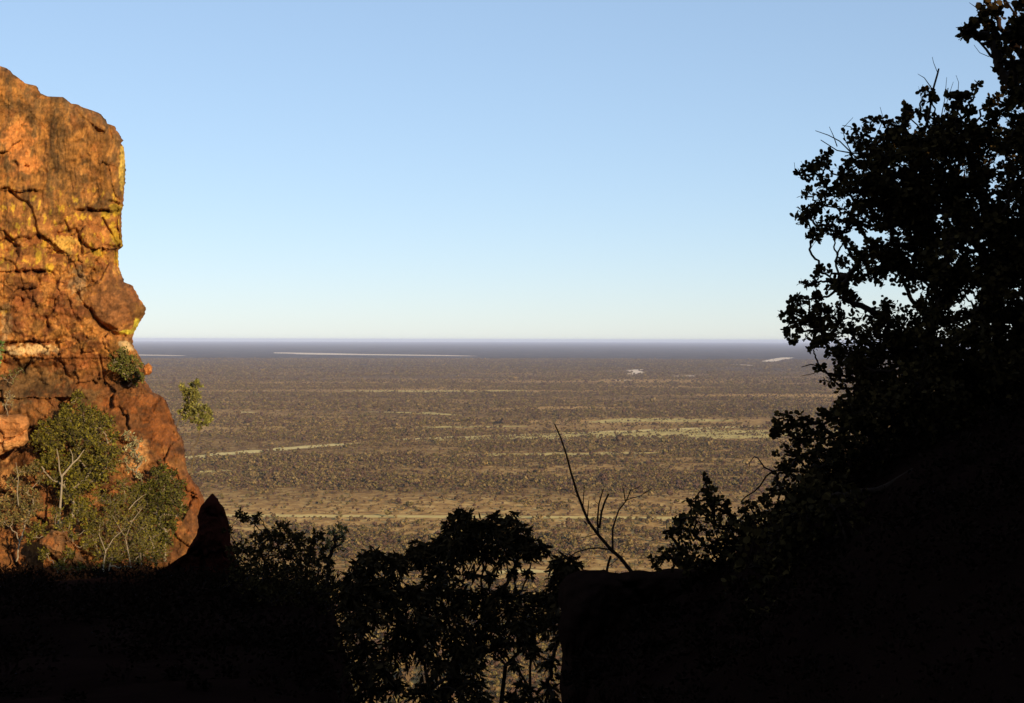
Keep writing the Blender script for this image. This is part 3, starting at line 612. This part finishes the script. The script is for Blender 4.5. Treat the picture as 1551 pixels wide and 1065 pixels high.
b3 = [(a, c, r, RNG.uniform(9.3, 10.0)) for a, c, r in [(1065,722,4),(1068,732,6),(1073,742,8),(1083,750,9),(1070,757,10),(1088,762,8),(1078,772,14),(1040,754,5),(1046,762,7),(1052,772,9),(1060,785,16),(1102,768,6),(1106,780,10),(1020,790,7),(1014,804,7),(1028,800,8),(1030,786,6),(1038,800,12),(1050,810,18),(1085,795,20),(1110,800,18),(1128,775,10),(1135,765,8),(1145,785,16),(1125,800,20),(1150,800,22),(1003,842,8),(994,852,8),(1010,836,8),(1018,846,13),(1035,835,14),(1050,845,18),(1075,830,22),(1100,830,22),(1130,830,24),(1000,858,8),(1040,860,14),(1075,862,16),(1160,830,24),(1180,790,20),(1190,820,25),(1028,850,14),(1110,860,18),(1145,865,20)]]
plant('round_leaf_shrub', 'low dark round-leaved shrub growing over the right end of the black boulder', 'shrub', b3, gpt(1110, 9.9), .03, ROUND, .032, .8, DK, M_leafdark, M_bark, per=11, nleaf=8, slen=.10, rtip=.003,
      extra=[dead([(1060,790),(1040,785),(1025,778),(1021,776)], 9.6, .003, .001)])
b4 = band([(1150,760),(1600,740),(1600,1090),(1180,1090),(1120,860)], 50, 40, 50, 7.6, 8.8, 1)
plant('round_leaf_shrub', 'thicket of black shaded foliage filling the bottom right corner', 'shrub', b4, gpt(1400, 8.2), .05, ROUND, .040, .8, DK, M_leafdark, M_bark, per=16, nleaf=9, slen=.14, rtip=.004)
# --- dead sapling above the boulder
Dd = 10.8
sg = [dead([(965,885),(958,868),(940,845),(925,832),(907,811),(892,791),(883,770),(874,746),(865,716),(858,689),(849,662),(840,642)], Dd, .0145, .004),
      dead([(906,808),(905,788),(907,764),(911,750),(914,740)], Dd, .007, .003), dead([(908,800),(911,776),(916,760),(922,748)], Dd, .008, .005), dead([(928,832),(928,800),(937,773),(949,758),(955,743),(970,737)], Dd, .007, .002),
      dead([(947,759),(945,745),(943,736)], Dd, .004, .002), dead([(950,757),(970,751),(980,745),(987,740)], Dd, .003, .002), dead([(925,833),(908,830),(892,831),(874,836),(850,851)], Dd, .006, .003), dead([(904,809),(892,812),(880,815),(862,817),(847,822)], Dd, .003, .0012),
      dead([(883,768),(884,750),(885,735)], Dd, .004, .0015), dead([(890,782),(891,768),(892,758)], Dd, .004, .002), dead([(918,870),(921,855),(925,842)], Dd, .009, .007), dead([(921,858),(932,850),(942,840),(950,826),(958,812)], Dd, .0025, .001),
      dead([(879,757),(872,750),(866,747)], Dd, .003, .001), dead([(907,764),(902,760),(899,752)], Dd, .002, .001), dead([(889,795),(885,790)], Dd, .004, .004), dead([(955,743),(950,738),(943,734)], Dd, .002, .001), dead([(962,868),(961,850)], Dd, .0015, .001)]
dr = empty('dead_sapling', P(965, 885, Dd)); tag(dr, 'bare leaning dead sapling with a few upright twigs above the black boulder', 'dead tree')
tubes("trunk", sg[:1], M_bark, dr, 7)
for s_ in sg[1:]: tubes('branch', [s_], M_bark, dr, 6)
# --- broad-leaved shrubs in the middle
MID = [(700,778,9),(692,788,12),(684,800,14),(703,795,15),(712,782,6),(724,793,10),(722,808,17),(740,800,10),(748,785,8),(757,797,14),(752,815,18),(778,782,8),(775,797,13),(790,800,9),(792,815,11),(778,818,16),(800,826,8),(812,822,8),(818,828,8),(806,836,9),(705,820,20),(680,822,18),(662,822,10),(665,836,16),(690,840,18),(715,838,18),(740,833,16),(765,835,15),(785,836,12),(645,828,8),(650,845,14),(630,825,7),(638,838,10),(622,838,7),(628,848,8)]
m1 = [(a, c, r, RNG.uniform(13.3, 14.4)) for a, c, r in MID]
m1 += [(a, c, r, RNG.uniform(13.3, 14.6)) for a, c, r in [(675,858,12),(660,868,14),(650,885,16),(675,890,18),(700,900,18),(730,905,20),(760,905,20),(790,905,18),(815,905,14),(835,905,12),(690,925,22),(730,930,24),(770,930,24),(810,935,22),(700,960,24),(740,955,24),(785,955,22),(825,945,12),(660,930,24),(660,960,24),(690,990,22),(720,985,18),(760,975,12),(800,975,12),(715,868,4),(745,872,4),(775,866,5),(800,868,5)]]
LD = [(.034, .020, .009), (.045, .026, .010), (.026, .017, .009)]
plant('broad_leaf_shrub', 'domed drooping-leaved tree in shade, centre bottom, its stems showing under the crown', 'tree', m1, gpt(765, 14.2), .035, OVAL, .078, .34, LD, M_leafdark, M_bark, per=27, nleaf=9, slen=.16, droop=.8, rtip=.003,
      extra=[dead([(758,1075),(762,1040),(766,1008),(778,996),(788,985)], 14, .02, .012), dead([(808,1065),(800,1040),(788,1020),(776,1003)], 14, .014, .009), dead([(803,1040),(803,1010),(806,980),(812,950)], 14, .012, .007), dead([(742,900),(738,870),(728,845)], 14, .009, .006), dead([(738,895),(752,870),(758,845)], 14, .008, .005), dead([(765,900),(770,870),(766,845)], 14, .008, .005), dead([(782,895),(777,870),(783,845)], 14, .007, .005), dead([(700,885),(712,860),(720,840)], 14, .007, .004)])
m2 = [(a, c, r, RNG.uniform(12.3, 13.4)) for a, c, r in [(553,842,7),(565,836,8),(572,845,10),(556,856,13),(542,852,7),(576,860,13),(590,850,8),(598,842,8),(606,850,10),(600,862,12),(536,868,10),(548,874,14),(568,880,16),(588,882,14),(540,892,14),(560,900,20),(530,884,8),(530,902,12),(585,905,18),(610,900,12),(625,895,12),(640,900,12),(600,920,20),(560,925,20),(535,925,20),(625,920,18),(540,955,22),(555,985,20),(545,1020,24),(615,955,24),(640,950,22),(600,985,20),(632,985,20),(575,1010,18),(560,1050,22),(600,1040,14),(640,1050,20),(690,1030,22),(672,1060,26),(665,1010,16),(720,1010,14),(722,1040,18),(730,1065,20)]]
plant('broad_leaf_shrub', 'ragged drooping-leaved shrub in shade left of the domed tree', 'shrub', m2, gpt(590, 12.8), .025, OVAL, .076, .34, LD, M_leafdark, M_bark, per=26, nleaf=9, slen=.16, droop=.8, rtip=.003)
m3 = [(a, c, r, RNG.uniform(11.6, 12.4)) for a, c, r in [(845,852,8),(855,846,8),(866,850,9),(872,858,7),(850,862,12),(862,870,14),(848,880,12),(838,892,9),(832,915,9),(850,905,14),(838,940,12),(845,970,8),(836,1000,8),(852,935,14),(800,1055,16),(830,1040,9),(775,1060,10),(838,1060,9),(790,1035,5),(822,1005,5),(780,1000,6),(810,990,6)]]
plant('broad_leaf_shrub', 'small drooping-leaved shrub at the left side of the black boulder', 'shrub', m3, gpt(848, 12.0), .02, OVAL, .075, .36, LD, M_leafdark, M_bark, per=20, nleaf=8, slen=.14, droop=.8, rtip=.003)
# --- bush at the left, in front of the spur
l1 = [(a, c, r, RNG.uniform(19, 21)) for a, c, r in [(362,779,6),(368,783,5),(376,786,5),(386,788,6),(392,782,3),(345,803,5),(425,804,12),(438,808,11),(412,812,10),(400,812,7),(387,815,7),(420,822,18),(442,825,14),(455,812,6),(454,828,10),(395,830,14),(372,830,8),(360,828,7),(350,832,6),(366,842,10),(380,848,14),(400,850,20),(430,848,24),(455,850,18),(355,848,7),(475,812,8),(484,818,10),(470,828,12),(478,840,14),(490,850,10),(465,865,22),(435,875,24),(405,875,24),(378,870,16),(360,870,12),(352,860,6),(385,895,20),(420,900,26),(455,900,24),(478,885,10),(495,870,8),(500,856,6),(494,888,6),(500,900,14),(512,893,9),(520,905,10),(490,915,16),(360,895,16)]]
plant('small_leaf_bush', 'dark small-leaved bush in shade just right of the pointed rock spur', 'shrub', l1, gpt(440, 20.5), .04, OVAL, .055, .6, DK, M_leafdark, M_bark, per=22, nleaf=9, slen=.20, rtip=.004)
l2 = [(a, c, r, RNG.uniform(21.5, 22.6)) for a, c, r in [(504,803,7),(514,800,8),(522,806,7),(508,812,12),(520,818,9),(500,820,9),(514,826,9),(502,832,7)]]
plant('small_leaf_bush', 'little olive bush whose rounded top just catches the sun', 'shrub', l2, gpt(496, 22.2), .03, OVAL, .05, .6, [(.12, .10, .025), (.10, .08, .02), (.14, .11, .03)], M_leaf, M_bark, per=13, nleaf=9, slen=.16, rtip=.005)
# dark undergrowth hiding the shaded slope
ug = []
for _ in range(420):
    px_ = RNG.uniform(-80, 540); D_ = RNG.uniform(9, 60); x_ = P(px_, 900, D_)[0]; z_ = ground(x_, D_)
    ug.append((x_, D_, z_))
for _ in range(700):
    y_ = RNG.uniform(3.5, 12.5); x_ = y_*RNG.uniform(.03, .46); ug.append((x_, y_, ground(x_, y_)))
Cn = []; A = []
for (x_, y_, z_) in ug:
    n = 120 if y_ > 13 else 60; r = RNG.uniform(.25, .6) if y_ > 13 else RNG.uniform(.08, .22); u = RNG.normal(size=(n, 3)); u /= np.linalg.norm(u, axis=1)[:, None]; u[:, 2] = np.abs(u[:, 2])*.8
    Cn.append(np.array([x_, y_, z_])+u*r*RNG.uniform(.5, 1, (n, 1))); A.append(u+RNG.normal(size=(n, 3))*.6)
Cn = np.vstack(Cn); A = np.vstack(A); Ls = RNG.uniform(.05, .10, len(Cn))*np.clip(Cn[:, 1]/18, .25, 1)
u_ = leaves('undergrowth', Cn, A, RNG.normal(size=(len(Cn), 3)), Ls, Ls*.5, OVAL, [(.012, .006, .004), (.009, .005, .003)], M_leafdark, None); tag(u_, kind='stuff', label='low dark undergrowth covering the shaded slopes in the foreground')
# --- sunlit plants on and below the cliff
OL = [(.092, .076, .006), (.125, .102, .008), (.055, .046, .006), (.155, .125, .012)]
OG = [(.10, .10, .014), (.15, .14, .022), (.07, .07, .012)]
def lit(name, label, cat, bl, bpx, bpy_, D, r0, cols, per=20, ls=.15, sl=.5, bark=M_pale, nleaf=9, extra=None, rtip=None, off=0, upb=.35):
    bb = [(a, c, r, cliff_D(a, c)-D-RNG.uniform(0, .9)*(.5 if r < 12 else 1.0)) for a, c, r in bl]
    bs = P(bpx, bpy_, cliff_D(bpx, bpy_)-D+.6)
    return plant(name, label, cat, bb, tuple(bs), r0, OVAL, ls, .55, cols, M_leaf, bark, per=per*3, nleaf=nleaf, slen=sl, rtip=.010, twig=.005, ref=11.0, group='sunlit trees and shrubs on the cliff', extra=extra, dtone=.45, upb=upb)
t1 = [(a_+RNG.normal()*4, c_+RNG.normal()*4, r_*RNG.uniform(.8, 1.35)) for a_, c_, r_ in [(118,606,9),(108,618,9),(126,622,12),(145,632,10),(98,628,7),(112,640,14),(135,645,16),(160,640,10),(152,658,15),(90,650,10),(72,655,9),(60,640,6),(100,662,14),(125,670,18),(150,680,18),(172,665,9),(80,672,12),(60,668,8),(165,690,12),(110,692,16),(135,705,18),(90,690,12),(158,712,14),(125,728,16),(148,738,14),(105,722,12),(70,690,7),(130,760,12),(110,752,11),(140,785,11),(62,705,9),(75,725,10)]]
def tstem(pts, off, r0, r1):
    p = P([a for a, _ in pts], [c for _, c in pts], np.array([float(cliff_D(a, c)) for a, c in pts])-off); return (p, np.linspace(r0, r1, len(pts)))
lit('olive_tree', 'tall sunlit olive-green tree with a pale forked trunk against the foot of the cliff', 'tree', t1, 88, 800, 1.6, .09, OL, per=15, rtip=.03,
    extra=[tstem([(88,800),(91,770),(93,745),(94,725),(90,712),(89,696),(86,680)], 2.5, .07, .02), tstem([(93,722),(102,712),(110,702),(118,695),(124,686),(130,678)], 2.5, .06, .02), tstem([(110,702),(110,690),(106,680)], 2.5, .035, .015)])
t2 = [(245,712,9),(238,725,10),(258,720,8),(268,735,9),(250,738,14),(228,738,8),(272,752,8),(262,760,13),(240,757,12),(275,770,6),(250,778,12),(228,775,8),(268,782,7),(222,755,7),(215,740,8),(240,795,11),(258,800,10),(232,812,9),(250,820,10)]
lit('olive_tree', 'dense green sunlit tree at the right corner of the cliff foot', 'tree', t2, 250, 850, 1.0, .07, [(.068, .063, .006), (.098, .086, .009), (.042, .038, .006)], per=15, ls=.14)
t3 = [(150,755,8),(170,762,10),(190,760,9),(205,768,11),(175,780,13),(198,790,13),(160,795,12),(215,800,10),(180,805,14),(205,818,14),(168,822,12),(228,815,10),(190,835,14),(215,838,12),(235,835,9),(170,845,10),(225,790,7),(150,840,9),(140,815,10),(150,865,8),(232,850,9),(245,838,8),(200,858,9),(185,735,8),(200,745,8)]
lit('thin_tree', 'thin airy tree with pale twiggy stems low on the cliff foot', 'tree', [(a_, c_, r_*1.3) for a_, c_, r_ in t3], 165, 890, 2.2, .05, OL, per=13, nleaf=8, ls=.11,
    extra=[tstem([(158,885),(156,860),(160,835),(172,815),(190,800)], 3.0, .05, .015), tstem([(200,868),(195,840),(190,815),(200,790),(215,770)], 3.0, .035, .012), tstem([(190,815),(178,795),(170,780)], 3.0, .025, .01), tstem([(160,835),(150,810),(152,785)], 3.0, .03, .01), tstem([(215,860),(212,835),(222,810)], 3.0, .03, .01), tstem([(195,772),(205,760),(215,752),(222,748)], 3.0, .025, .01)])
t4 = [(20,735,9),(35,745,10),(50,755,10),(30,765,12),(12,765,10),(45,775,10),(60,770,7),(20,785,10),(38,790,9),(5,790,10),(55,705,7),(45,715,8),(62,725,7),(30,715,7),(-10,760,18),(-20,790,18)]
lit('small_tree', 'small reddish-olive tree in sun near the left frame edge below the block', 'tree', t4, 25, 850, 1.8, .04, [(.16, .12, .03), (.20, .12, .035), (.10, .085, .02)], per=11, ls=.13,
    extra=[tstem([(28,765),(26,745),(28,725),(24,700)], 3.2, .03, .01)])
t5 = [(90,800,8),(105,790,8),(120,775,9),(75,815,8),(60,800,8),(110,812,7),(135,800,7),(130,825,8),(45,815,8),(85,780,8)]
lit('low_shrub', 'low leafy shrub in sun over the sloping slab at the cliff foot', 'shrub', t5+[(85, 830, 9), (105, 838, 8), (70, 840, 9), (120, 862, 8), (92, 858, 8)], 90, 880, 3.6, .03, OL, per=14, ls=.12)
t6 = [(192,658,6),(200,665,7),(210,672,7),(196,680,7),(206,690,8),(215,700,6),(190,700,6),(200,712,7),(212,720,6)]
lit('pale_shrub', 'slender pale-leaved shrub on the orange rock between two green trees', 'shrub', t6, 205, 760, .5, .04, [(.30, .28, .13), (.22, .20, .08)], per=8, ls=.12, nleaf=6)
s1 = [(172,535,5),(180,533,6),(190,538,7),(200,545,7),(207,555,7),(190,550,9),(180,548,8),(172,550,5),(200,562,8),(210,568,6),(214,575,5),(205,577,5),(168,560,4),(182,560,6),(192,568,7)]
lit('cliff_shrub', 'rounded green shrub growing from the cliff ledge below the jutting boulder', 'shrub', s1, 195, 585, .35, .05, OG, per=14, ls=.12, sl=.3)
s2b = [(0,532,5),(3,522,4),(-6,528,8),(0,545,4)]
lit('cliff_shrub', 'small bright green shrub cut by the left frame edge on a cliff ledge', 'shrub', s2b, -4, 556, .6, .04, [(.10, .20, .03), (.14, .22, .05)], per=9, ls=.10, sl=.25)
s3 = [(5,572,4),(14,566,4),(26,565,4),(34,560,4),(20,575,4)]
lit('cliff_shrub', 'straggly small plant on the dark recess ledge of the cliff', 'shrub', s3, 18, 584, 1.0, .02, OG, per=6, ls=.09, sl=.2)
s4 = [(13,596,4),(12,606,5),(18,612,4),(8,614,4),(20,602,3)]
lit('pale_shrub', 'pale spindly plant standing on the flat-topped block', 'shrub', s4, 12, 630, 5.2, .025, [(.30, .22, .10), (.22, .15, .05)], per=6, ls=.09, sl=.2)
# small tree beyond the corner of the cliff
f1_ = [(297,580,4),(300,586,4),(289,584,3),(276,586,3),(280,592,5),(290,596,8),(298,600,6),(283,602,5),(292,612,9),(284,618,7),(300,622,7),(312,618,5),(316,626,5),(308,632,7),(317,636,4),(300,640,4),(290,628,6),(276,625,5),(302,650,3),(312,642,4),(280,632,4),(294,636,4)]
fb = [(a, c, r, 88+RNG.uniform(-.5, .5)) for a, c, r in f1_]
plant('slender_tree', 'slender yellow-green tree top standing clear of the cliff edge over the plain', 'tree', fb, tuple(P(258, 790, 88.5)), .035, OVAL, .15, .6, [(.24, .21, .04), (.18, .17, .035), (.14, .13, .03)], M_leaf, M_brown, per=26, nleaf=8, slen=.40, rtip=.006, twig=.004, ref=7.0, dtone=.4,
      extra=[(P([256, 265, 273, 281, 288], [700, 655, 630, 614, 600], 88), np.array([.045, .04, .032, .025, .015]))])
# ------------------------------------------------------------------ haze
bm_ = np.array([(x_, y_, z_) for x_ in (-90000., 90000.) for y_ in (-600., 132000.) for z_ in (-3.0, CAMZ+33.0)])
hf = np.array([(0, 1, 3, 2), (4, 6, 7, 5), (0, 4, 5, 1), (2, 3, 7, 6), (0, 2, 6, 4), (1, 5, 7, 3)])
mh = bpy.data.materials.new('haze'); mh.use_nodes = True; nt = mh.node_tree; nt.nodes.remove(nt.nodes['Principled BSDF'])
pv_ = nt.nodes.new('ShaderNodeVolumePrincipled'); pv_.inputs['Color'].default_value = (.68, .76, 1.0, 1); pv_.inputs['Density'].default_value = 1.7e-5; pv_.inputs['Anisotropy'].default_value = -0.16
nt.links.new(pv_.outputs[0], nt.nodes['Material Output'].inputs['Volume'])
tag(mesh('haze', bm_, hf, mh), kind='stuff')
print('verts', sum(len(o.data.vertices) for o in C.objects if o.type == 'MESH'))
